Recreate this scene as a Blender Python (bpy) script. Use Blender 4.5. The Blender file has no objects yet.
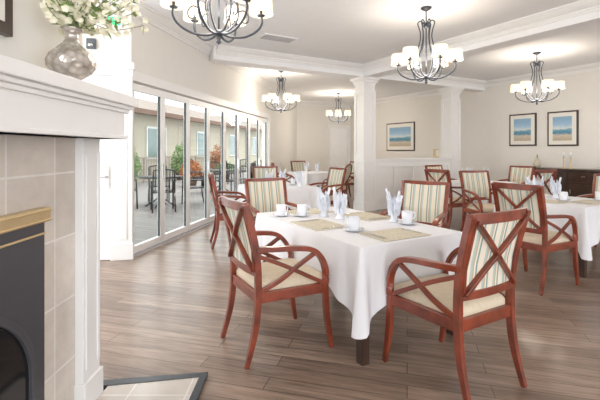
import bpy, math, random
from mathutils import Vector, Matrix
random.seed(7)
S=bpy.context.scene
pi=math.pi
def rad(d): return math.radians(d)

# ---------------------------------------------------------------- materials
def newmat(name):
    m=bpy.data.materials.new(name); m.use_nodes=True
    nt=m.node_tree; b=nt.nodes['Principled BSDF']; return m,nt,b
def mat(name,col,rough=.5,metal=0,var=0.06,scale=6,bump=0,emit=None,es=0,coat=0):
    m,nt,b=newmat(name)
    b.inputs['Roughness'].default_value=rough; b.inputs['Metallic'].default_value=metal
    if coat: b.inputs['Coat Weight'].default_value=coat; b.inputs['Coat Roughness'].default_value=.15
    tc=nt.nodes.new('ShaderNodeTexCoord'); n=nt.nodes.new('ShaderNodeTexNoise')
    n.inputs['Scale'].default_value=scale; n.inputs['Detail'].default_value=3
    nt.links.new(tc.outputs['Object'],n.inputs['Vector'])
    r=nt.nodes.new('ShaderNodeValToRGB')
    r.color_ramp.elements[0].position=.3; r.color_ramp.elements[1].position=.7
    r.color_ramp.elements[0].color=tuple(c*(1-var) for c in col)+(1,)
    r.color_ramp.elements[1].color=tuple(min(1,c*(1+var)) for c in col)+(1,)
    nt.links.new(n.outputs['Fac'],r.inputs['Fac']); nt.links.new(r.outputs['Color'],b.inputs['Base Color'])
    if bump:
        bp=nt.nodes.new('ShaderNodeBump'); bp.inputs['Strength'].default_value=bump; bp.inputs['Distance'].default_value=.01
        nt.links.new(n.outputs['Fac'],bp.inputs['Height']); nt.links.new(bp.outputs['Normal'],b.inputs['Normal'])
    if emit:
        b.inputs['Emission Color'].default_value=tuple(emit)+(1,); b.inputs['Emission Strength'].default_value=es
    return m
def brickmat(name,c1,c2,mortar,w,h,ms,rot,rough=.35,offset=.37,axes=None,grain=.25,gscale=(1.2,14,1),bump=.15):
    m,nt,b=newmat(name); L=nt.links
    tc=nt.nodes.new('ShaderNodeTexCoord'); mp=nt.nodes.new('ShaderNodeMapping')
    src=tc.outputs['Object']
    if axes:
        sx=nt.nodes.new('ShaderNodeSeparateXYZ'); cx=nt.nodes.new('ShaderNodeCombineXYZ')
        L.new(src,sx.inputs[0])
        L.new(sx.outputs[axes[0]],cx.inputs[0]); L.new(sx.outputs[axes[1]],cx.inputs[1]); src=cx.outputs[0]
    L.new(src,mp.inputs[0]); mp.inputs['Rotation'].default_value=(0,0,rot)
    br=nt.nodes.new('ShaderNodeTexBrick'); br.offset=offset
    br.inputs['Color1'].default_value=tuple(c1)+(1,); br.inputs['Color2'].default_value=tuple(c2)+(1,)
    br.inputs['Mortar'].default_value=tuple(mortar)+(1,); br.inputs['Scale'].default_value=1
    br.inputs['Mortar Size'].default_value=ms; br.inputs['Brick Width'].default_value=w; br.inputs['Row Height'].default_value=h
    L.new(mp.outputs[0],br.inputs['Vector'])
    m2=nt.nodes.new('ShaderNodeMapping'); m2.inputs['Scale'].default_value=gscale; L.new(mp.outputs[0],m2.inputs[0])
    n=nt.nodes.new('ShaderNodeTexNoise'); n.inputs['Scale'].default_value=2.2; n.inputs['Detail'].default_value=6; n.inputs['Roughness'].default_value=.65
    L.new(m2.outputs[0],n.inputs['Vector'])
    r=nt.nodes.new('ShaderNodeValToRGB'); r.color_ramp.elements[0].position=.32; r.color_ramp.elements[1].position=.68
    a=1-grain; r.color_ramp.elements[0].color=(a,a,a,1); r.color_ramp.elements[1].color=(1+grain*.6,)*3+(1,)
    L.new(n.outputs['Fac'],r.inputs['Fac'])
    mx=nt.nodes.new('ShaderNodeMix'); mx.data_type='RGBA'; mx.blend_type='MULTIPLY'; mx.inputs[0].default_value=1
    L.new(br.outputs['Color'],mx.inputs[6]); L.new(r.outputs['Color'],mx.inputs[7]); L.new(mx.outputs[2],b.inputs['Base Color'])
    bp=nt.nodes.new('ShaderNodeBump'); bp.inputs['Strength'].default_value=bump; bp.inputs['Distance'].default_value=.004; bp.invert=True
    L.new(br.outputs['Fac'],bp.inputs['Height']); L.new(bp.outputs['Normal'],b.inputs['Normal'])
    b.inputs['Roughness'].default_value=rough
    return m
def stripemat():
    m,nt,b=newmat('striped_fabric'); L=nt.links
    tc=nt.nodes.new('ShaderNodeTexCoord'); sx=nt.nodes.new('ShaderNodeSeparateXYZ'); L.new(tc.outputs['Object'],sx.inputs[0])
    mu=nt.nodes.new('ShaderNodeMath'); mu.operation='MULTIPLY'; mu.inputs[1].default_value=11; L.new(sx.outputs[1],mu.inputs[0])
    fr=nt.nodes.new('ShaderNodeMath'); fr.operation='FRACT'; L.new(mu.outputs[0],fr.inputs[0])
    r=nt.nodes.new('ShaderNodeValToRGB'); r.color_ramp.interpolation='CONSTANT'
    e=r.color_ramp.elements; e[0].position=0; e[0].color=(.74,.67,.54,1); e[1].position=.36; e[1].color=(.22,.32,.30,1)
    for p,c in((.50,(.76,.69,.56,1)),(.62,(.50,.38,.24,1)),(.72,(.40,.50,.46,1)),(.9,(.74,.67,.54,1))):
        x=e.new(p); x.color=c
    L.new(fr.outputs[0],r.inputs[0]); L.new(r.outputs[0],b.inputs['Base Color']); b.inputs['Roughness'].default_value=.8
    return m
def glassmat():
    m=bpy.data.materials.new('window_glass'); m.use_nodes=True; nt=m.node_tree; nt.nodes.clear()
    o=nt.nodes.new('ShaderNodeOutputMaterial'); t=nt.nodes.new('ShaderNodeBsdfTransparent'); g=nt.nodes.new('ShaderNodeBsdfGlossy')
    g.inputs['Roughness'].default_value=.02; t.inputs['Color'].default_value=(.93,.96,.95,1)
    mx=nt.nodes.new('ShaderNodeMixShader'); mx.inputs[0].default_value=.05
    nt.links.new(t.outputs[0],mx.inputs[1]); nt.links.new(g.outputs[0],mx.inputs[2]); nt.links.new(mx.outputs[0],o.inputs[0]); return m
def artmat():
    m,nt,b=newmat('seascape_print'); L=nt.links
    tc=nt.nodes.new('ShaderNodeTexCoord'); sx=nt.nodes.new('ShaderNodeSeparateXYZ'); L.new(tc.outputs['Generated'],sx.inputs[0])
    n=nt.nodes.new('ShaderNodeTexNoise'); n.inputs['Scale'].default_value=5; n.inputs['Detail'].default_value=5
    mp=nt.nodes.new('ShaderNodeMapping'); mp.inputs['Scale'].default_value=(1,1,3.5); L.new(tc.outputs['Generated'],mp.inputs[0]); L.new(mp.outputs[0],n.inputs['Vector'])
    ma=nt.nodes.new('ShaderNodeMath'); ma.operation='MULTIPLY_ADD'; ma.inputs[1].default_value=.28; L.new(n.outputs['Fac'],ma.inputs[0]); L.new(sx.outputs[2],ma.inputs[2])
    r=nt.nodes.new('ShaderNodeValToRGB'); e=r.color_ramp.elements
    e[0].position=.22; e[0].color=(.50,.42,.31,1); e[1].position=1.0; e[1].color=(.25,.42,.60,1)
    for p,c in((.36,(.60,.54,.44,1)),(.46,(.06,.22,.34,1)),(.58,(.14,.35,.46,1)),(.64,(.66,.70,.70,1)),(.8,(.34,.52,.68,1))):
        x=e.new(p); x.color=c
    L.new(ma.outputs[0],r.inputs[0]); L.new(r.outputs[0],b.inputs['Base Color']); b.inputs['Roughness'].default_value=.4; return m

M=dict(
 wall=mat('wall_paint',(.79,.765,.72),.8,var=.01),
 ceil=mat('ceiling_paint',(.87,.875,.885),.85,var=.01),
 trim=mat('white_trim_paint',(.84,.835,.825),.45,var=.01),
 door=mat('white_door_paint',(.90,.90,.90),.4,var=.01),
 dark=mat('dark_gasket',(.10,.11,.12),.5),
 glass=glassmat(),
 red=mat('cherry_wood',(.205,.040,.017),.28,var=.4,scale=9,coat=.3),
 seat=mat('cream_upholstery',(.67,.57,.43),.85,var=.05,scale=40,bump=.2),
 stripe=stripemat(),
 cloth=mat('white_tablecloth',(.79,.79,.81),.8,var=.01,scale=20),
 dwood=mat('dark_espresso_wood',(.05,.026,.017),.32,var=.35),
 iron=mat('dark_iron',(.07,.08,.10),.4,metal=.6),
 shade=mat('lamp_shade_linen',(.92,.84,.70),.8,var=.02,emit=(1,.82,.58),es=.42),
 china=mat('white_china',(.80,.82,.86),.12,var=.01),
 napkin=mat('white_napkin_linen',(.80,.83,.89),.8,var=.02),
 mat_=mat('woven_placemat',(.62,.56,.44),.85,var=.15,scale=60),
 steel=mat('stainless_steel',(.7,.7,.7),.2,metal=1),
 brass=mat('brass',(.66,.53,.32),.45,metal=.85),
 black=mat('black_iron_insert',(.075,.075,.085),.45,metal=.2),
 smoke=mat('smoked_fire_glass',(.012,.012,.014),.08),
 vase=None, leaf=mat('green_leaf',(.28,.42,.13),.6,var=.4,scale=12),
 petal=mat('cream_petal',(.95,.91,.72),.7,var=.06,scale=20),
 stem=mat('stem_green',(.20,.26,.10),.6),
 hearthb=mat('black_hearth_border',(.04,.045,.055),.25),
 frame=mat('dark_picture_frame',(.05,.03,.025),.35), art=artmat(), mattb=mat('picture_mat_board',(.8,.78,.72),.8,var=.01),
 vent=mat('vent_grey',(.45,.45,.47),.6),
 outwall=mat('stucco_beige',(.40,.36,.29),.9,var=.06),
 brown=mat('brown_timber',(.12,.06,.038),.7,var=.2),
 roof=mat('roof_shingle',(.20,.16,.135),.9,var=.3,scale=15),
 rail=mat('railing_greige',(.26,.22,.19),.7),
 outtrim=mat('outdoor_window_trim',(.60,.60,.58),.6),
 winblue=mat('outdoor_window_pane',(.11,.17,.165),.1),
 patio=mat('patio_black_metal',(.015,.015,.018),.45,metal=.3),
 foliage=mat('tree_foliage',(.11,.19,.055),.8,var=.45,scale=3),
 foliage2=mat('autumn_foliage',(.28,.10,.035),.8,var=.45,scale=3),
 bark=mat('tree_bark',(.10,.07,.05),.9,var=.3),
 grass=mat('lawn',(.14,.19,.07),.9,var=.3),
 green=mat('green_sign',(.02,.5,.2),.4,emit=(.05,.9,.35),es=.7),
)
M['floor']=brickmat('plank_floor',(.350,.250,.188),(.225,.156,.115),(.11,.078,.058),1.25,.125,.003,-rad(165),rough=.3,grain=.45)
M['deck']=brickmat('deck_boards',(.235,.215,.205),(.19,.175,.165),(.07,.06,.055),4,.14,.008,-rad(78.7),rough=.7,grain=.15)
M['tile']=brickmat('marble_tile',(.70,.64,.575),(.62,.56,.495),(.79,.76,.72),.31,.31,.005,0,rough=.2,offset=0,axes=(1,2),grain=.16,gscale=(1.5,1.5,1))
M['htile']=brickmat('hearth_tile',(.68,.63,.57),(.61,.555,.495),(.77,.73,.68),.31,.31,.005,0,rough=.15,offset=0,grain=.12,gscale=(1.5,1.5,1))
def vasemat():
    m,nt,b=newmat('mercury_glass'); L=nt.links
    tc=nt.nodes.new('ShaderNodeTexCoord'); v=nt.nodes.new('ShaderNodeTexVoronoi'); v.inputs['Scale'].default_value=34; L.new(tc.outputs['Object'],v.inputs['Vector'])
    bp=nt.nodes.new('ShaderNodeBump'); bp.inputs['Strength'].default_value=.9; bp.inputs['Distance'].default_value=.01; L.new(v.outputs['Distance'],bp.inputs['Height']); L.new(bp.outputs['Normal'],b.inputs['Normal'])
    r=nt.nodes.new('ShaderNodeValToRGB'); r.color_ramp.elements[0].color=(.82,.77,.70,1); r.color_ramp.elements[1].color=(.42,.37,.32,1); L.new(v.outputs['Distance'],r.inputs[0]); L.new(r.outputs[0],b.inputs['Base Color'])
    b.inputs['Metallic'].default_value=.6; b.inputs['Roughness'].default_value=.25; return m
M['vase']=vasemat()

# ---------------------------------------------------------------- mesh builder
class MB:
    def __init__(s): s.v=[]; s.f=[]; s.mi=[]; s.sm=[]; s.mats=[]; s.T=Matrix.Identity(4)
    def m(s,k):
        if k not in s.mats: s.mats.append(k)
        return s.mats.index(k)
    def add(s,vs,fs,k,smooth=False):
        o=len(s.v); s.v+=[tuple(s.T@Vector(p)) for p in vs]; i=s.m(k)
        for f in fs: s.f.append([o+a for a in f]); s.mi.append(i); s.sm.append(smooth)
    def box(s,x0,x1,y0,y1,z0,z1,k):
        vs=[(x,y,z) for z in(z0,z1) for y in(y0,y1) for x in(x0,x1)]
        s.add(vs,[(0,2,3,1),(4,5,7,6),(0,1,5,4),(2,6,7,3),(0,4,6,2),(1,3,7,5)],k)
    def prism(s,poly,z0,z1,k):
        n=len(poly); vs=[(p[0],p[1],z0) for p in poly]+[(p[0],p[1],z1) for p in poly]
        s.add(vs,[list(range(n))[::-1],list(range(n,2*n))]+[(i,(i+1)%n,n+(i+1)%n,n+i) for i in range(n)],k)
    def sweep(s,pts,w,h=None,k='red',ref=(0,0,1),n=8,scales=None,smooth=None):
        pts=[Vector(p) for p in pts]; ref=Vector(ref)
        if h is None: sec=[(math.cos(2*pi*i/n)*w,math.sin(2*pi*i/n)*w) for i in range(n)]; sm=True
        else:
            sec=[(-w/2,-h/2),(w/2,-h/2),(w/2,h/2),(-w/2,h/2)]; sm=False
        if smooth is not None: sm=smooth
        vs=[];m=len(sec)
        for i,p in enumerate(pts):
            t=(pts[min(i+1,len(pts)-1)]-pts[max(i-1,0)]).normalized()
            a=t.cross(ref)
            if a.length<1e-3: a=t.cross(Vector((1,0,0)))
            a.normalize(); b=a.cross(t).normalized(); sc=scales[i] if scales else 1
            for q in sec: vs.append(p+a*q[0]*sc+b*q[1]*sc)
        fs=[(i*m+j,i*m+(j+1)%m,(i+1)*m+(j+1)%m,(i+1)*m+j) for i in range(len(pts)-1) for j in range(m)]
        fs+=[list(range(m))[::-1],[(len(pts)-1)*m+j for j in range(m)]]
        s.add(vs,fs,k,sm)
    def lathe(s,prof,k,c=(0,0,0),n=24,smooth=True):
        vs=[(c[0]+r*math.cos(2*pi*j/n),c[1]+r*math.sin(2*pi*j/n),c[2]+z) for r,z in prof for j in range(n)]
        fs=[(i*n+j,i*n+(j+1)%n,(i+1)*n+(j+1)%n,(i+1)*n+j) for i in range(len(prof)-1) for j in range(n)]
        s.add(vs,fs,k,smooth)
    def mesh(s,name):
        me=bpy.data.meshes.new(name); me.from_pydata(s.v,[],s.f)
        for k in s.mats: me.materials.append(M[k])
        me.polygons.foreach_set('material_index',s.mi); me.polygons.foreach_set('use_smooth',s.sm); me.update(); return me
    def obj(s,name,loc=(0,0,0),rz=0,bevel=0,parent=None):
        return place(s.mesh(name),name,loc,rz,bevel,parent)
def place(me,name,loc=(0,0,0),rz=0,bevel=0,parent=None):
    o=bpy.data.objects.new(name,me); S.collection.objects.link(o); o.location=loc; o.rotation_euler=(0,0,rz)
    if bevel:
        b=o.modifiers.new('bevel','BEVEL'); b.width=bevel; b.segments=2; b.limit_method='ANGLE'; b.angle_limit=rad(40); b.harden_normals=False
    if parent: o.parent=parent
    return o
def smoothpts(P,n=6):
    P=[Vector(p) for p in P]; out=[]
    for i in range(len(P)-1):
        p0=P[max(i-1,0)];p1=P[i];p2=P[i+1];p3=P[min(i+2,len(P)-1)]
        for j in range(n):
            t=j/n; out.append(.5*((2*p1)+(p2-p0)*t+(2*p0-5*p1+4*p2-p3)*t*t+(3*p1-p0-3*p2+p3)*t**3))
    out.append(P[-1]); return out

CE=3.2
# ---------------------------------------------------------------- shell
A0=Vector((-2.10,5.0)); RA=math.atan2(.98,.196)
B0=Vector((6.4,8.5)); RB=rad(120)
C0=Vector((-.12,14.9)); RC=rad(30)
corner=(1.99,16.1)
poly=[(-2.5,-3),(-2.5,4.93),(A0.x,A0.y),(C0.x,C0.y),corner,(13.0,-2.93)]
b=MB(); b.prism(poly,-.1,0,'floor'); b.obj('floor')
b=MB(); b.prism([(-3.4,-3),(-3.4,4.9),(A0.x-.15,A0.y+.03),(C0.x-.2,C0.y+.1),(2.03,16.3),(13.3,-3)],CE,CE+.12,'ceil'); b.obj('ceiling')
# left (door) wall, local x along, y outward
LD=6.24
b=MB(); b.box(-.02,LD+.02,0,.2,2.22,CE,'wall'); b.box(LD+.02,10.2,0,.2,0,CE,'wall'); b.obj('wall_left',(A0.x,A0.y,0),RA)
b=MB(); b.box(-.02,LD+.1,-.025,0,2.22,2.34,'trim'); b.box(LD+.0,LD+.1,-.025,0,0,2.22,'trim'); b.obj('trim_1',(A0.x,A0.y,0),RA)
b=MB(); b.box(LD+.1,10.1,-.02,0,0,.14,'trim'); b.obj('baseboard_left',(A0.x,A0.y,0),RA)
def crown(L0,L1,inn,z=CE,k='trim',d=1.0):
    b=MB()
    prof=[(0,0),(.12,0),(.12,-.025),(.10,-.03),(.095,-.045),(.05,-.085),(.035,-.09),(.035,-.115),(.022,-.12),(.022,-.15),(0,-.15)]
    vs=[(x,inn*p[0]*d,z+p[1]*d) for x in(L0,L1) for p in prof]; n=len(prof)
    b.add(vs,[(i,(i+1)%n,n+(i+1)%n,n+i) for i in range(n)]+[list(range(n)),list(range(n,2*n))[::-1]],k); return b
crown(-.02,10.1,-1).obj('trim_2',(A0.x,A0.y,0),RA)
# folding doors
N=8; pw=LD/N
for i in range(N):
    b=MB(); x0=i*pw+.004; x1=(i+1)*pw-.004
    b.box(x0,x0+.055,.03,.085,.03,2.2,'door'); b.box(x1-.055,x1,.03,.085,.03,2.2,'door')
    b.box(x0+.055,x1-.055,.03,.085,.03,.12,'door'); b.box(x0+.055,x1-.055,.03,.085,2.11,2.2,'door')
    b.box(x0+.055,x0+.061,.04,.075,.12,2.11,'dark'); b.box(x1-.061,x1-.055,.04,.075,.12,2.11,'dark')
    b.box(x0+.061,x1-.061,.054,.06,.12,2.11,'glass')
    if i%2==0: b.box(x1-.04,x1-.015,.005,.03,.95,1.15,'steel')
    b.obj('door_%d'%(i+1),(A0.x,A0.y,0),RA)
b=MB(); b.box(0,LD,.02,.1,0,.028,'vent'); b.obj('trim_3',(A0.x,A0.y,0),RA)
# entry wall (left of folding doors) with white door, casing, header cap
RE=math.atan2(-.30,-1.3)
E0=(-2.10,4.98,0)
b=MB(); b.box(0,1.3,-.2,0,0,CE,'wall'); b.obj('wall_entry',E0,RE)
b=MB(); b.box(-.02,.21,0,.05,0,2.3,'trim'); b.box(.04,.15,.05,.062,.25,2.15,'trim'); b.box(1.11,1.27,0,.05,0,2.3,'trim')
b.box(-.03,1.3,0,.06,2.26,2.34,'trim'); b.box(-.05,1.3,0,.10,2.34,2.42,'trim'); b.box(-.03,.23,0,.065,0,.2,'trim'); b.obj('trim_4',E0,RE,bevel=.004)
b=MB(); b.box(.215,1.105,0.001,.035,.01,2.255,'door')
for z0,z1 in((.2,.95),(1.1,2.1)):
    b.box(.33,.63,.035,.042,z0,z1,'door'); b.box(.69,.99,.035,.042,z0,z1,'door')
b.box(.24,.29,.035,.06,.88,1.16,'steel'); b.sweep([(.265,.05,1.02),(.265,.1,1.02),(.38,.1,1.02)],.011,None,'steel'); b.obj('door_9',E0,RE)
b=MB(); b.box(.10,.32,0,.04,2.86,3.0,'trim'); b.box(.12,.30,.04,.045,2.88,2.98,'green'); b.obj('exit_sign',E0,RE)
b=MB(); b.box(.40,.50,0,.05,2.58,2.70,'dark'); b.lathe([(.001,0),(.03,0),(.03,.03),(.001,.035)],'steel',c=(.45,.06,2.6),n=14); b.obj('security_camera',E0,RE)
# right wall
b=MB(); b.box(-13.2,8.78,-.2,0,0,CE,'wall'); b.obj('wall_right',(B0.x,B0.y,0),RB)
crown(-13.2,8.7,1).obj('trim_5',(B0.x,B0.y,0),RB)
b=MB(); b.box(-13.2,8.7,0,.02,0,.14,'trim'); b.obj('baseboard_right',(B0.x,B0.y,0),RB)
# back wall
b=MB(); b.box(-.1,2.5,0,.2,0,CE,'wall'); b.obj('wall_back',(C0.x,C0.y,0),RC)
crown(0,2.4,-1).obj('trim_6',(C0.x,C0.y,0),RC)
b=MB(); b.box(0,1.35,-.02,0,0,.14,'trim'); b.obj('baseboard_back',(C0.x,C0.y,0),RC)
b=MB(); b.box(1.4,1.5,-.04,0,0,2.2,'trim'); b.box(2.3,2.4,-.04,0,0,2.2,'trim'); b.box(1.35,2.42,-.05,0,2.2,2.34,'trim'); b.box(1.5,2.3,-.02,0,0,2.2,'door')
for z0,z1 in((.2,.95),(1.1,2.05)):
    b.box(1.6,1.86,-.03,-.02,z0,z1,'door'); b.box(1.94,2.2,-.03,-.02,z0,z1,'door')
b.obj('door_10',(C0.x,C0.y,0),RC)
# fireplace breast wall
b=MB(); b.box(-2.5,-1.25,-3,2.3,0,CE,'wall'); b.obj('wall_fireplace')
# beams
K0=(1.46,9.0,0)
b=MB(); b.box(-3.55,4.03,-.17,.17,2.96,CE,'ceil'); b.obj('ceiling_beam',K0,rad(30))
crown(-3.5,4.0,-1).obj('trim_7',(K0[0]+.085,K0[1]-.147,0),rad(30))
crown(-3.5,4.0,1).obj('trim_8',(K0[0]-.085,K0[1]+.147,0),rad(30))
b=MB(); b.box(.17,13.5,-.17,.17,2.96,CE,'ceil'); b.obj('ceiling_beam',K0,rad(-60))
crown(.2,13.5,-1).obj('trim_9',(K0[0]-.147,K0[1]-.085,0),rad(-60))
crown(.2,13.5,1).obj('trim_10',(K0[0]+.147,K0[1]+.085,0),rad(-60))
# columns
def column(loc):
    b=MB(); r=.155
    b.box(-r,r,-r,r,0,2.96,'trim')
    b.box(-r-.03,r+.03,-r-.03,r+.03,0,.2,'trim'); b.box(-r-.015,r+.015,-r-.015,r+.015,.2,.26,'trim')
    b.box(-r-.02,r+.02,-r-.02,r+.02,1.12,1.18,'trim')
    b.box(-r-.025,r+.025,-r-.025,r+.025,2.62,2.66,'trim')
    b.box(-r-.02,r+.02,-r-.02,r+.02,2.8,2.85,'trim'); b.box(-r-.045,r+.045,-r-.045,r+.045,2.85,2.9,'trim'); b.box(-r-.08,r+.08,-r-.08,r+.08,2.9,2.96,'trim')
    t=.018
    for z0,z1 in((.26,1.12),(1.18,2.62)):
        for a in range(4):
            b.T=Matrix.Rotation(a*pi/2,4,'Z')
            b.box(-r-t,-r+.06,-r-t,-r,z0,z1,'trim'); b.box(r-.06,r,-r-t,-r,z0,z1,'trim')
            b.box(-r+.06,r-.06,-r-t,-r,z0,z0+.06,'trim'); b.box(-r+.06,r-.06,-r-t,-r,z1-.06,z1,'trim')
        b.T=Matrix.Identity(4)
    return b.obj('column',loc,rad(30),bevel=.003)
column(K0); u=Vector((math.cos(rad(30)),math.sin(rad(30)),0)); v=Vector((-.5,.866,0))
k2=Vector(K0)+u*2.85; column(tuple(k2))
b=MB(); b.box(.16,2.69,-.09,.09,0,1.1,'trim'); b.box(.16,2.69,-.14,.14,1.1,1.15,'trim'); b.box(.16,2.69,-.11,.11,1.05,1.1,'trim'); b.box(.16,2.69,-.11,.11,0,.16,'trim')
for s_ in(-1,1):
    y0,y1=sorted((s_*.09,s_*.115))
    b.box(.16,2.69,y0,y1,.95,1.05,'trim'); b.box(.16,2.69,y0,y1,.16,.26,'trim')
    for i in range(5):
        x=.16+i*(2.53-.09)/4; b.box(x,x+.09,y0,y1,.26,.95,'trim')
b.obj('half_wall',K0,rad(30),bevel=.004)
# vent
b=MB(); b.box(-.3,.3,-.14,.14,-.012,0,'trim')
for i in range(9): b.box(-.27,.27,-.12+i*.028,-.105+i*.028,-.02,-.012,'vent')
b.obj('ceiling_vent',(-.36,6.6,CE),rad(30))

# ---------------------------------------------------------------- fireplace
b=MB()
X=-1.249
b.box(X,-1.14,.45,2.03,0.001,1.42,'tile')
b.box(X,-1.10,2.03,2.2,0.001,1.42,'trim'); b.box(-1.10,-1.09,2.045,2.07,.22,1.34,'trim'); b.box(-1.10,-1.09,2.16,2.185,.22,1.34,'trim'); b.box(X,-1.085,2.02,2.21,0.001,.16,'trim')
b.box(X,-1.10,.28,.45,0.001,1.42,'trim')
b.box(X,-.985,.14,2.25,1.41,1.60,'trim'); b.box(X,-.975,.13,2.26,1.41,1.43,'trim')
b.box(X,-.97,.12,2.27,1.555,1.575,'trim'); b.box(X,-.955,.105,2.285,1.575,1.595,'trim'); b.box(X,-.935,.09,2.31,1.595,1.65,'trim')
b.obj('fireplace_mantel',bevel=.004)
b=MB(); # insert
b.box(-1.139,-1.11,.62,1.74,0,1.04,'black')
b.box(-1.139,-1.095,.60,1.76,1.04,1.10,'brass'); b.box(-1.095,-1.088,.60,1.76,1.045,1.052,'brass'); b.box(-1.095,-1.088,.6,1.76,1.087,1.095,'brass')
b.box(-1.11,-1.104,.62,1.74,.985,.995,'brass')
arc=[(-1.108,1.18-.47*math.cos(t),.42+.38*math.sin(t)) for t in [pi*i/24 for i in range(25)]]
pts=[(-1.108,.71,.12)]+arc+[(-1.108,1.65,.12)]
b.sweep(pts,.03,.03,'black',ref=(1,0,0))
n=len(pts); b.add([(-1.1085,p[1],p[2]) for p in pts],[list(range(n))],'smoke')
for i in range(5): b.box(-1.11,-1.104,.75,1.6,.03+i*.016,.037+i*.016,'smoke')
b.obj('fireplace_insert',bevel=.003)
b=MB(); b.prism([(-1.083,.0),(-.59,.0),(-.59,2.34),(-1.083,2.255)],.0,.02,'htile')
b.prism([(-.59,0),(-.55,0),(-.55,2.39),(-.59,2.34)],0,.024,'hearthb'); b.prism([(-.59,2.34),(-.55,2.39),(-1.25,2.29),(-1.25,2.24),(-1.083,2.255)],0,.024,'hearthb')
b.obj('hearth')
# picture on breast wall (at left edge)
b=MB(); b.box(-1.25,-1.22,.82,1.70,1.83,2.75,'frame'); b.box(-1.22,-1.217,.87,1.65,1.88,2.70,'mattb'); b.box(-1.217,-1.215,.97,1.55,1.99,2.59,'art'); b.obj('framed_picture')

# vase with flowers
b=MB()
vp=[(.001,0),(.045,0),(.05,.006),(.04,.016),(.032,.025),(.05,.04),(.085,.065),(.105,.095),(.108,.12),(.095,.15),(.065,.18),(.038,.205),(.028,.225),(.03,.245),(.045,.27),(.05,.275),(.045,.272),(.026,.24),(.001,.2)]
b.lathe(vp,'vase',n=40); vl=(-1.085,1.90,1.65); vo=b.obj('flower_vase',vl)
b=MB()
for i in range(28):
    a=random.uniform(0,2*pi); sp=random.uniform(.05,.34); hh=random.uniform(.24,.50)-sp*.45
    ex,ey=max(-.13,math.cos(a)*sp*.8)+.06,math.sin(a)*sp*1.1+.03
    P=smoothpts([(0,0,.22),(ex*.15,ey*.15,.32),(ex*.55,ey*.55,.22+hh*.6),(ex,ey,.22+hh)],4)
    b.sweep(P,.002,None,'stem',n=5)
    for p in P[5:]:
        for q in range(3):
            c=p+Vector([random.uniform(-.025,.025) for _ in range(3)])
            if c.x<-.15: c.x=-.15
            k='petal' if random.random()<.76 else 'leaf'
            if k=='leaf':
                d=Vector([random.uniform(-1,1) for _ in range(3)]).normalized()*.05; s_=d.cross(Vector((0,0,1)))*.35
                b.add([c,c+d*.5+s_,c+d,c+d*.5-s_],[(0,1,2,3)],k)
            else:
                ax=Vector((random.uniform(.2,1),random.uniform(-1,.2),random.uniform(-.6,.8))).normalized(); e1=ax.orthogonal().normalized(); e2=ax.cross(e1)
                for w in range(5):
                    t=w*2*pi/5; d=(e1*math.cos(t)+e2*math.sin(t)+ax*.3)*.018; s_=(e2*math.cos(t)-e1*math.sin(t))*.009
                    b.add([c,c+d*.6+s_,c+d,c+d*.6-s_],[(0,1,2,3)],k)
b.obj('stems_and_blossoms',(0,0,0),0,parent=vo)

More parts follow.
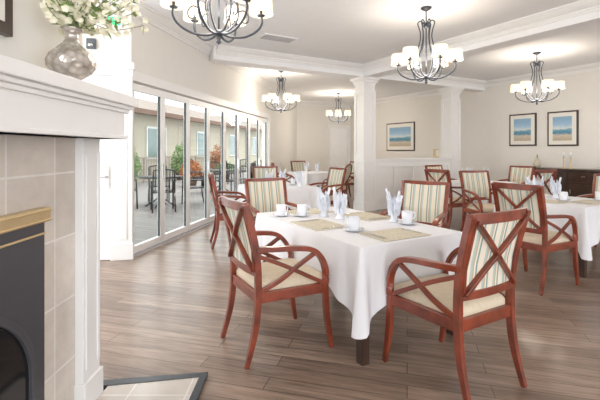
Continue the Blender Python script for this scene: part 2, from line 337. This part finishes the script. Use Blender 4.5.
# ---------------------------------------------------------------- chairs
def backx(z): # rear post centreline
    pts=[(0,-.32),(.25,-.265),(.45,-.245),(.7,-.262),(.99,-.335)]
    for i in range(4):
        if z<=pts[i+1][0]:
            t=(z-pts[i][0])/(pts[i+1][0]-pts[i][0]); return pts[i][1]*(1-t)+pts[i+1][1]*t
    return pts[-1][1]
def chair_mesh(arms=True):
    b=MB()
    for s in(-1,1):
        P=smoothpts([(-.325,s*.235,0),(-.265,s*.23,.22),(-.245,s*.228,.45),(-.262,s*.232,.7),(-.335,s*.238,.985)],5)
        n=len(P); b.sweep(P,.034,.042,'red',ref=(1,0,0),scales=[.72+.28*min(1,i/6) for i in range(n)])
        P=smoothpts([(.285,s*.262,0),(.25,s*.258,.2),(.235,s*.255,.43)],5)
        b.sweep(P,.034,.04,'red',ref=(1,0,0),scales=[.7+.3*min(1,i/5) for i in range(len(P))])
        b.sweep([(-.245,s*.228,.405),(.235,s*.255,.405)],.028,.065,'red')
        if arms:
            P=smoothpts([(-.262,s*.235,.705),(-.14,s*.262,.70),(.02,s*.275,.69),(.13,s*.275,.665),(.2,s*.268,.60),(.235,s*.26,.52),(.24,s*.256,.43)],5)
            b.sweep(P,.042,.032,'red')
            P=smoothpts([(-.235,s*.232,.44),(-.1,s*.25,.50),(.03,s*.262,.58),(.16,s*.268,.65)],4)
            b.sweep(P,.022,.028,'red')
            P=smoothpts([(-.255,s*.235,.665),(-.1,s*.25,.60),(.06,s*.258,.52),(.215,s*.256,.44)],4)
            b.sweep(P,.02,.026,'red')
    b.sweep([(.235,-.255,.405),(.235,.255,.405)],.028,.065,'red'); b.sweep([(-.245,-.228,.405),(-.245,.228,.405)],.028,.065,'red')
    rings=[(.0,.435),(.0,.465),(.012,.485),(.04,.497),(.1,.503)]
    def outline(ins):
        P=[(-.235+ins,-.215+ins),(.255-ins,-.245+ins),(.255-ins,.245-ins),(-.235+ins,.215-ins)]; out=[]
        r=.03
        for i in range(4):
            p=Vector(P[i]); a=(Vector(P[i-1])-p).normalized(); c=(Vector(P[(i+1)%4])-p).normalized()
            for t in(0,.25,.5,.75,1): out.append(p+a*r*(1-t)**2+c*r*t**2)
        return out
    vs=[];n=20
    for ins,z in rings: vs+=[(p.x,p.y,z) for p in outline(ins)]
    fs=[(i*n+j,i*n+(j+1)%n,(i+1)*n+(j+1)%n,(i+1)*n+j) for i in range(len(rings)-1) for j in range(n)]+[[4*n+j for j in range(n)],list(range(n))[::-1]]
    b.add(vs,fs,'seat',True)
    def bow(y): return -.02*(1-(y/.235)**2)
    ys=[-.235+.47*i/8 for i in range(9)]
    b.sweep([(backx(.965)+bow(y),y,.965) for y in ys],.03,.055,'red'); b.sweep([(backx(.56)+bow(y),y,.56) for y in ys],.026,.045,'red')
    vs=[];zs=[.56+.405*i/5 for i in range(6)]
    for off in(.012,-.006):
        for z in zs:
            for y in ys: vs.append((backx(z)+bow(y)+off,y*.93,z))
    fs=[];nn=9;o=6*9
    for i in range(5):
        for j in range(8):
            fs.append((i*nn+j,i*nn+j+1,(i+1)*nn+j+1,(i+1)*nn+j)); fs.append((o+i*nn+j,o+(i+1)*nn+j,o+(i+1)*nn+j+1,o+i*nn+j+1))
    b.add(vs,fs,'stripe')
    for s in(-1,1):
        P=[]
        for i in range(9):
            t=i/8; y=s*(-.215+.43*t); z=.57+.385*t; P.append((backx(z)+bow(y)-.017,y,z))
        b.sweep(P,.02,.038,'red',ref=(1,0,0))
    for s in(-1,1):
        b.sweep([(backx(z)+bow(.2)-.01,s*.212,z) for z in(.56,.7,.83,.96)],.02,.014,'red',ref=(1,0,0))
    return b.mesh('dining_chair')
CH=chair_mesh()
def chair(x,y,deg):
    o=place(CH,'dining_chair',(x,y,0),rad(deg),bevel=.004); o.scale=(1,1,1.03); return o
def medallion():
    b=MB()
    for s in(-1,1):
        b.sweep(smoothpts([(-.3,s*.2,0),(-.24,s*.2,.25),(-.23,s*.2,.45)],4),.017,None,'red'); b.sweep(smoothpts([(.27,s*.24,0),(.24,s*.235,.2),(.24,s*.235,.44)],4),.017,None,'red')
        b.sweep([(-.23,s*.2,.4),(.24,s*.235,.4)],.03,.06,'red')
        b.sweep(smoothpts([(-.24,s*.2,.42),(-.25,s*.15,.52),(-.27,s*.17,.60)],4),.016,None,'red')
        b.sweep(smoothpts([(-.28,s*.225,.70),(-.05,s*.26,.69),(.12,s*.26,.66),(.17,s*.25,.55),(.2,s*.24,.43)],4),.016,None,'red')
    b.sweep([(.24,-.235,.4),(.24,.235,.4)],.03,.06,'red'); b.sweep([(-.23,-.2,.4),(-.23,.2,.4)],.03,.06,'red')
    b.box(-.22,.24,-.22,.22,.43,.5,'seat')
    def el(t,r=1): return Vector((-.30-.09*math.sin(t),.235*r*math.cos(t),.78+.24*r*math.sin(t)))
    b.sweep([el(2*pi*i/32) for i in range(33)],.022,None,'red',ref=(1,0,0))
    vs=[el(2*pi*i/32,.95) for i in range(32)]; b.add(vs,[list(range(32))],'stripe')
    return b.mesh('oval_back_chair')

# ---------------------------------------------------------------- tables
def table(cx,cy,W,L,deg,seed=0,drop=.32,cd=.53):
    rnd=random.Random(seed); H=.745; b=MB()
    for sx in(-1,1):
        for sy in(-1,1):
            x=sx*(W/2-.055); y=sy*(L/2-.05)
            b.sweep([(x,y,0),(x,y,H-.03)],.075,.075,'dwood',scales=[.8,1])
    b.box(-W/2+.08,W/2-.08,-L/2+.06,-L/2+.085,H-.12,H-.03,'dwood'); b.box(-W/2+.08,W/2-.08,L/2-.085,L/2-.06,H-.12,H-.03,'dwood')
    b.box(-W/2+.06,-W/2+.085,-L/2+.08,L/2-.08,H-.12,H-.03,'dwood'); b.box(W/2-.085,W/2-.06,-L/2+.08,L/2-.08,H-.12,H-.03,'dwood')
    b.box(-W/2,W/2,-L/2,L/2,H-.03,H,'dwood')
    t=b.obj('dining_table',(cx,cy,0),rad(deg),bevel=.003)
    c=MB(); per=[]; n=60
    cs=[(-W/2,-L/2),(W/2,-L/2),(W/2,L/2),(-W/2,L/2)]
    for i in range(4):
        p=Vector(cs[i]); q=Vector(cs[(i+1)%4]); l=(q-p).length; nr=Vector(((q-p).y,-(q-p).x)).normalized()
        prn=Vector(((p-Vector(cs[i-1])).y,-(p-Vector(cs[i-1])).x)).normalized()
        for a in range(7):
            t_=a/7; nn=(prn*(1-t_)+nr*t_).normalized(); per.append((p,nn,0.0,1.0))
        for j in range(1,n):
            t_=j/n; e=min(t_,1-t_)*l; per.append((p+(q-p)*t_,nr,e,0))
    m=len(per); R=12; vs=[]; ph=rnd.uniform(0,6)
    acc=0; prev=None
    offs=[]
    for k,(p,nn,e,cr) in enumerate(per):
        if prev is not None: acc+=(p-prev).length
        prev=p
        w=.5+.5*math.sin(acc*13+ph+.9*math.sin(acc*4.3+ph)); offs.append(w)
    for r in range(R+1):
        f=r/R
        for k,(p,nn,e,cr) in enumerate(per):
            near=max(0,1-e/.30); d=drop+(cd-drop)*near**1.2+.006*math.sin(k*.5+ph)
            o=.010+f*(.008+.028*offs[k]*(1-near)+.055*near**2)
            if e<.20 and not cr: o-=(f**.7)*.06*math.sin(pi*(e/.20))**1.5
            o=max(o,.008-.03*f*near)
            z=H+.004-d*f if r else H+.004
            q=p+nn*(o if r else .004)
            vs.append((q.x,q.y,z))
    fs=[(r*m+k,(r)*m+(k+1)%m,(r+1)*m+(k+1)%m,(r+1)*m+k) for r in range(R) for k in range(m)]
    c.add(vs,fs,'cloth',True)
    c.add([vs[k] for k in range(m)],[list(range(m))],'cloth',False)
    o=c.obj('tablecloth',parent=t)
    return t
def on(t,a,bq,z=.752):
    d=t.rotation_euler[2]; return (t.location.x+a*math.cos(d)-bq*math.sin(d),t.location.y+a*math.sin(d)+bq*math.cos(d),z)
b=MB(); b.lathe([(.001,.004),(.05,.004),(.075,.014),(.078,.018),(.05,.01),(.034,.01),(.038,.015),(.043,.05),(.045,.105),(.042,.105),(.039,.05),(.03,.02),(.001,.018)],'china',n=28)
b.sweep(smoothpts([(.042,0,.09),(.065,0,.092),(.075,0,.07),(.065,0,.045),(.04,0,.04)],4),.006,None,'china',ref=(0,1,0)); MUG=b.mesh('coffee_mug')
# folded napkin: leaves rising from a rolled base
b=MB(); rnd=random.Random(3)
b.lathe([(.001,0),(.045,0),(.043,.006),(.026,.03),(.03,.06),(.036,.09)],'napkin',n=20)
for i in range(6):
    a=i*2*pi/6+.3; h=.17+.06*((i*37)%5)/4; r1=.03+.015*((i*13)%3)
    d=Vector((math.cos(a),math.sin(a),0)); s_=Vector((-math.sin(a),math.cos(a),0))
    vs=[]
    for j in range(7):
        t=j/6; w=.05*math.sin(pi*min(1,.3+t*.72))**.8*(1 if t<.7 else (1-t)*3.3); rr=.02+r1*t**1.4
        for c_ in(-1,-.5,0,.5,1): vs.append(d*(rr-.02*(1-abs(c_)))+s_*w*c_+Vector((0,0,.05+h*t*(1-.05*abs(c_)))))
    b.add(vs,[(j*5+k,j*5+k+1,j*5+k+6,j*5+k+5) for j in range(6) for k in range(4)],'napkin',True)
NAP=b.mesh('folded_napkin')
b=MB(); b.box(-.15,.15,-.21,.21,0,.004,'mat_'); PM=b.mesh('placemat')
b=MB()
for y in(-.175,.15,.175):
    b.box(-.09,.03,y-.004,y+.004,.0045,.008,'steel'); b.box(.03,.1,y-.01,y+.01,.0045,.008,'steel')
CUT=b.mesh('cutlery_set')
def setting(t,a,bq,deg,mug=True,cut=True):
    z=.751; d=t.rotation_euler[2]+rad(deg)
    place(PM,'placemat',on(t,a,bq,z),d)
    if cut: place(CUT,'cutlery_set',on(t,a,bq,z+.001),d)

T1=table(.392,3.375,.94,1.56,30,1)
setting(T1,-.29,-.02,0); setting(T1,-.03,-.60,90); setting(T1,.30,.10,180); setting(T1,0,.60,-90)
for a,bq,d in((-.36,.50,40),(-.2,.40,0),(-.20,-.36,200),(.34,-.36,20)): place(MUG,'coffee_mug',on(T1,a,bq,.751),rad(d))
for a,bq,d in((.02,.12,0),(.33,-.22,50),(-.03,.3,100)): place(NAP,'folded_napkin',on(T1,a,bq,.752),rad(d))
chair(-.16,2.835,29); chair(.91,2.44,120); chair(-.25,4.38,-62); chair(1.12,3.97,-128)

T2=table(3.14,4.85,.95,1.0,30,2)
setting(T2,-.3,0,0); setting(T2,0,-.33,90)
for a,bq in((-.3,.36),(.3,-.3),(-.1,-.1)): place(MUG,'coffee_mug',on(T2,a,bq,.751),.4)
for a,bq in((-.12,.28),(.12,.1),(.1,.3)): place(NAP,'folded_napkin',on(T2,a,bq,.752),a*9)
chair(2.40,4.08,30)
chair(2.85,6.1,-80); chair(3.95,5.2,-150)

T3=table(3.35,7.6,1.0,1.0,30,3)
for a,bq in((-.2,.1),(.15,-.1),(.2,.3)): place(NAP,'folded_napkin',on(T3,a,bq,.752),a*9)
place(MUG,'coffee_mug',on(T3,-.35,0,.751),1)
chair(2.62,7.0,30); chair(4.0,7.0,110); chair(3.1,8.5,-60); chair(4.3,8.1,-150)

T4=table(-.38,6.75,.95,1.1,30,4)
for a,bq in((-.2,-.1),(.2,.2),(.25,-.3)): place(NAP,'folded_napkin',on(T4,a,bq,.752),a*9)
for a,bq in((-.3,.3),(.3,0)): place(MUG,'coffee_mug',on(T4,a,bq,.751),1)
chair(-.94,5.75,15); chair(-.62,7.75,-75); chair(.42,7.3,-150)

T5=table(.35,10.9,1.0,1.0,30,5)
for a,bq in((-.2,0),(.2,.1)): place(NAP,'folded_napkin',on(T5,a,bq,.752),a*9)
OV=medallion()
place(OV,'oval_back_chair',(.80,9.35,0),rad(150)); chair(-.40,10.6,10); chair(1.3,11.2,-150); chair(.1,11.9,-60)

# ---------------------------------------------------------------- chandeliers
def chand():
    b=MB()
    b.lathe([(.001,0),(.07,0),(.07,-.012),(.045,-.03),(.015,-.045),(.008,-.05)],'iron')
    b.sweep([(0,0,-.04),(0,0,-.95)],.008,None,'iron')
    for z in(-.24,-.9): b.lathe([(.008,.03),(.03,.02),(.04,0),(.03,-.02),(.008,-.03)],'iron',c=(0,0,z))
    b.lathe([(.008,.02),(.02,0),(.012,-.02),(.022,-.035),(.001,-.055)],'iron',c=(0,0,-.94))
    for i in range(6):
        b.T=Matrix.Rotation(i*pi/3+.2,4,'Z')
        b.sweep(smoothpts([(.02,0,-.22),(.07,0,-.17),(.105,0,-.20),(.085,0,-.27),(.07,0,-.38),(.10,0,-.52),(.155,0,-.66),(.15,0,-.78),(.08,0,-.87),(.02,0,-.90)],5),.0075,None,'iron',ref=(0,1,0),n=6)
        b.sweep(smoothpts([(.02,0,-.90),(.1,0,-.925),(.21,0,-.915),(.31,0,-.86),(.355,0,-.79),(.35,0,-.72)],5),.010,None,'iron',ref=(0,1,0),n=6)
        b.sweep(smoothpts([(.15,0,-.72),(.2,0,-.70),(.24,0,-.74),(.235,0,-.79),(.2,0,-.80),(.19,0,-.77)],5),.006,None,'iron',ref=(0,1,0),n=6)
        b.lathe([(.001,-.01),(.03,-.006),(.035,.004),(.012,.006),(.012,.06),(.001,.06)],'iron',c=(.35,0,-.725),n=14)
        b.lathe([(.1,0),(.09,.135),(.088,.135),(.098,0)],'shade',c=(.35,0,-.715),n=24)
        b.lathe([(.012,.0),(.02,.03),(.018,.055),(.001,.07)],'shade',c=(.35,0,-.665),n=12)
        b.T=Matrix.Identity(4)
    return b.mesh('chandelier')
CD=chand()
for i,(x,y,r,e) in enumerate([(-.66,3.25,.1,20),(1.64,5.2,.5,28),(4.5,7.6,.3,36),(-.44,9.3,.8,34),(1.25,13,.2,44)]):
    o=place(CD,'chandelier',(x,y,CE),r)
    l=bpy.data.lights.new('chandelier_bulbs','POINT'); l.energy=e; l.color=(1,.90,.78); l.shadow_soft_size=.25
    lo=bpy.data.objects.new('chandelier_bulbs',l); S.collection.objects.link(lo); lo.parent=o; lo.location=(0,0,-.78)

# ---------------------------------------------------------------- pictures & buffet on right wall
def picture(x0,x1,z0,z1,mt=.09):
    me=MB(); me.box(x0,x1,0,.03,z0,z1,'frame'); me.box(x0+.035,x1-.035,.03,.034,z0+.035,z1-.035,'mattb')
    o=me.obj('framed_picture',(B0.x,B0.y,0),RB,bevel=.003)
    a=MB(); a.box(x0+.035+mt,x1-.035-mt,.034,.037,z0+.035+mt,z1-.035-mt,'art'); a.obj('print',parent=o)
picture(1.35,2.03,1.45,2.25); picture(.43,1.09,1.44,2.24); picture(5.28,6.6,1.32,2.28,.12)
b=MB(); x0,x1=-1.4,1.62
b.box(x0,x1,.02,.48,.1,.9,'dwood'); b.box(x0-.03,x1+.03,.01,.52,.9,.94,'dwood')
for x in(x0+.03,x1-.1):
    b.box(x,x+.07,.05,.12,0,.1,'dwood'); b.box(x,x+.07,.4,.47,0,.1,'dwood')
nd=5; w=(x1-x0)/nd
for i in range(nd):
    a=x0+i*w
    b.box(a+.02,a+w-.02,.48,.5,.7,.87,'dwood'); b.box(a+.02,a+w-.02,.48,.495,.14,.67,'dwood'); b.box(a+.08,a+w-.08,.495,.507,.2,.61,'dwood')
    b.box(a+w/2-.04,a+w/2+.04,.5,.52,.78,.795,'steel'); b.box(a+w-.06,a+w-.045,.5,.515,.4,.5,'steel')
b.obj('sideboard',(B0.x,B0.y,0),RB,bevel=.003)
def wp(x,y,z): 
    return (B0.x+x*math.cos(RB)-y*math.sin(RB),B0.y+x*math.sin(RB)+y*math.cos(RB),z)
b=MB(); b.lathe([(.001,0),(.05,0),(.05,.01),(.012,.03),(.012,.22),(.03,.25),(.001,.25)],'brass',n=16); b.lathe([(.001,.25),(.022,.25),(.022,.36),(.001,.36)],'china',n=16)
cs=b.mesh('candlestick'); place(cs,'candlestick',wp(.62,.25,.94)); place(cs,'candlestick',wp(.45,.3,.94))
b=MB(); b.lathe([(.001,0),(.1,0),(.14,.05),(.13,.055),(.09,.01),(.001,.01)],'china',n=24); b.obj('serving_bowl',wp(-.2,.25,.94))
b=MB(); b.lathe([(.001,0),(.06,0),(.09,.08),(.06,.16),(.03,.2),(.04,.22),(.001,.15)],'mat_',n=20)
b.lathe([(.02,.16),(.01,.3),(.001,.31)],'stem',n=8); b.obj('ceramic_jar',wp(1.2,.25,.94))
hw=Vector(K0)+u*2.3
b=MB(); b.box(-.06,.06,-.04,.04,0,.22,'brass'); b.box(-.045,.045,-.045,-.04,.03,.2,'mattb'); b.obj('table_lantern',(hw.x,hw.y,1.15),rad(30))

# ---------------------------------------------------------------- outdoors (local to door wall)
def OUT(s,t,z=0): return (A0.x+s*.196-t*.98,A0.y+s*.98+t*.196,z)
b=MB(); b.box(-2,34,.2,7.0,-.12,-.02,'deck'); b.obj('deck_floor',(A0.x,A0.y,0),RA)
b=MB(); b.box(-10,60,7,50,-.3,-.15,'grass'); b.obj('lawn',(A0.x,A0.y,0),RA)
b=MB(); b.box(6,40,8,12,-.15,3.1,'outwall')
b.box(5.4,40.6,7.3,7.5,3.0,3.2,'brown')
b.add([(5.4,7.3,3.2),(40.6,7.3,3.2),(40.6,10.5,4.3),(5.4,10.5,4.3),(5.4,12.4,3.2),(40.6,12.4,3.2)],[(0,1,2,3),(3,2,5,4),(0,3,4)],'roof')
for i in range(6):
    x=7.5+i*5.4
    b.box(x,x+1.8,7.93,8,.9,2.5,'outtrim'); b.box(x+.1,x+.86,7.91,7.93,1.0,2.4,'winblue'); b.box(x+.94,x+1.7,7.91,7.93,1.0,2.4,'winblue')
    b.box(x-1.6,x-1.4,7.88,8.0,-.1,3.0,'brown')
b.obj('neighbouring_building',(A0.x,A0.y,0),RA)
b=MB()
for x in(3.2,7.2,11.2,15.2):
    b.box(x,x+.14,4.9,5.04,-.02,2.6,'brown')
b.box(2.6,17,4.87,5.07,2.6,2.76,'brown')
b.obj('pergola',(A0.x,A0.y,0),RA)
b=MB()
for i in range(12): b.box(1+i*1.6,1.08+i*1.6,6.6,6.68,-.02,1.0,'rail')
b.box(1,18.7,6.6,6.68,1.0,1.06,'rail'); b.box(1,18.7,6.6,6.66,.1,.15,'rail')
for i in range(140): b.box(1.1+i*.126,1.12+i*.126,6.62,6.64,.15,1.0,'rail')
b.obj('deck_railing',(A0.x,A0.y,0),RA)
def tree(name,loc,h,r,fk,n=1500,seed=1):
    rnd=random.Random(seed); b=MB()
    b.sweep([(0,0,0),(.05,0,h*.3),(0,.08,h*.6)],.09,None,'bark',scales=[1.3,1,.6])
    for i in range(5):
        a=i*1.3; b.sweep([(.03,0,h*(.35+.04*i)),(math.cos(a)*r*.5,math.sin(a)*r*.5,h*(.55+.05*i))],.03,None,'bark',scales=[1,.4])
    for i in range(n):
        d=Vector((rnd.gauss(0,1),rnd.gauss(0,1),rnd.gauss(0,1))).normalized()*r*rnd.uniform(.5,1)*(1+.25*math.sin(i))
        c=Vector((0,0,h*.68))+Vector((d.x,d.y,d.z*.8)); e=Vector([rnd.uniform(-1,1) for _ in range(3)]).normalized()*.13; g=e.orthogonal().normalized()*.06
        b.add([c-e,c+g,c+e,c-g],[(0,1,2,3)],fk)
    b.obj(name,loc)
tree('tree',OUT(3.2,14,-.15),5,2.0,'foliage',seed=4); tree('tree',OUT(9,17,-.15),6.5,2.6,'foliage',seed=5); tree('tree',OUT(17,17,-.15),7,2.6,'foliage',seed=6)
def shrub(loc,r,k,seed,n=500,zs=1):
    rnd=random.Random(seed); b=MB(); b.lathe([(.001,0),(.18,0),(.25,.35),(.22,.35),(.001,.3)],'bark',n=18)
    for i in range(n):
        d=Vector((rnd.gauss(0,1),rnd.gauss(0,1),abs(rnd.gauss(0,1))*1)).normalized()*r*rnd.uniform(.4,1); d.z*=zs; c=Vector((0,0,.35))+d; e=Vector([rnd.uniform(-1,1) for _ in range(3)]).normalized()*.06; g=e.orthogonal().normalized()*.03
        b.add([c-e,c+g,c+e,c-g],[(0,1,2,3)],k)
    b.obj('potted_shrub',loc)
shrub(OUT(9.4,3.9,-.02),.45,'foliage2',1,700,1.5); shrub(OUT(5.4,5.9,-.02),.45,'foliage',2); shrub(OUT(13,4.0,-.02),.5,'foliage',3)
shrub(OUT(8.6,6.0,-.02),.5,'foliage',4,900,2.6); shrub(OUT(12.6,6.0,-.02),.5,'foliage',5,900,2.8); shrub(OUT(16.5,5.9,-.02),.55,'foliage2',6,900,2.4)
b=MB(); b.lathe([(.001,.70),(.5,.70),(.5,.73),(.001,.73)],'patio',n=32); b.sweep([(0,0,.05),(0,0,.7)],.03,None,'patio')
for i in range(4):
    a=i*pi/2; b.sweep([(0,0,.25),(math.cos(a)*.2,math.sin(a)*.2,.1),(math.cos(a)*.38,math.sin(a)*.38,.0)],.018,None,'patio')
PT=b.mesh('patio_table')
b=MB()
for s in(-1,1):
    b.sweep(smoothpts([(-.3,s*.24,0),(-.24,s*.23,.44),(-.34,s*.22,.92)],4),.017,None,'patio'); b.sweep([(.25,s*.24,0),(.23,s*.24,.66),(-.26,s*.24,.68)],.017,None,'patio')
b.box(-.24,.24,-.23,.23,.42,.45,'patio'); b.sweep([(-.34,-.22,.92),(-.36,0,.96),(-.34,.22,.92)],.017,None,'patio')
for i in range(7):
    y=-.18+i*.06; b.sweep([(-.24,y,.45),(-.34,y,.93)],.01,None,'patio',n=5)
PC=b.mesh('patio_chair')
def pset(s,t):
    x,y,_=OUT(s,t); place(PT,'patio_table',(x,y,-.02))
    for i in range(4):
        a=.4+i*pi/2; place(PC,'patio_chair',(x+math.cos(a)*.78,y+math.sin(a)*.78,-.02),a+pi)
pset(4.4,2.2); pset(7.6,2.0); pset(11.5,2.2)

# ---------------------------------------------------------------- light
w=bpy.data.worlds.new('World'); S.world=w; w.use_nodes=True
bg=w.node_tree.nodes['Background']; bg.inputs[0].default_value=(.96,.97,1,1); bg.inputs[1].default_value=2.25
sn=bpy.data.lights.new('sun','SUN'); sn.energy=1.4; sn.angle=rad(4); sn.color=(1,.95,.88)
so=bpy.data.objects.new('sun',sn); S.collection.objects.link(so); so.rotation_euler=(rad(20),rad(22),0)
# ---------------------------------------------------------------- camera
cam=bpy.data.cameras.new('camera'); co=bpy.data.objects.new('camera',cam); S.collection.objects.link(co)
cam.sensor_width=36; cam.lens=24; cam.shift_y=-50/600; co.location=(0,0,1.35); co.rotation_euler=(rad(90),0,0); cam.clip_start=.05; cam.clip_end=300
S.camera=co
S.view_settings.view_transform='Standard'
S.view_settings.exposure=.75
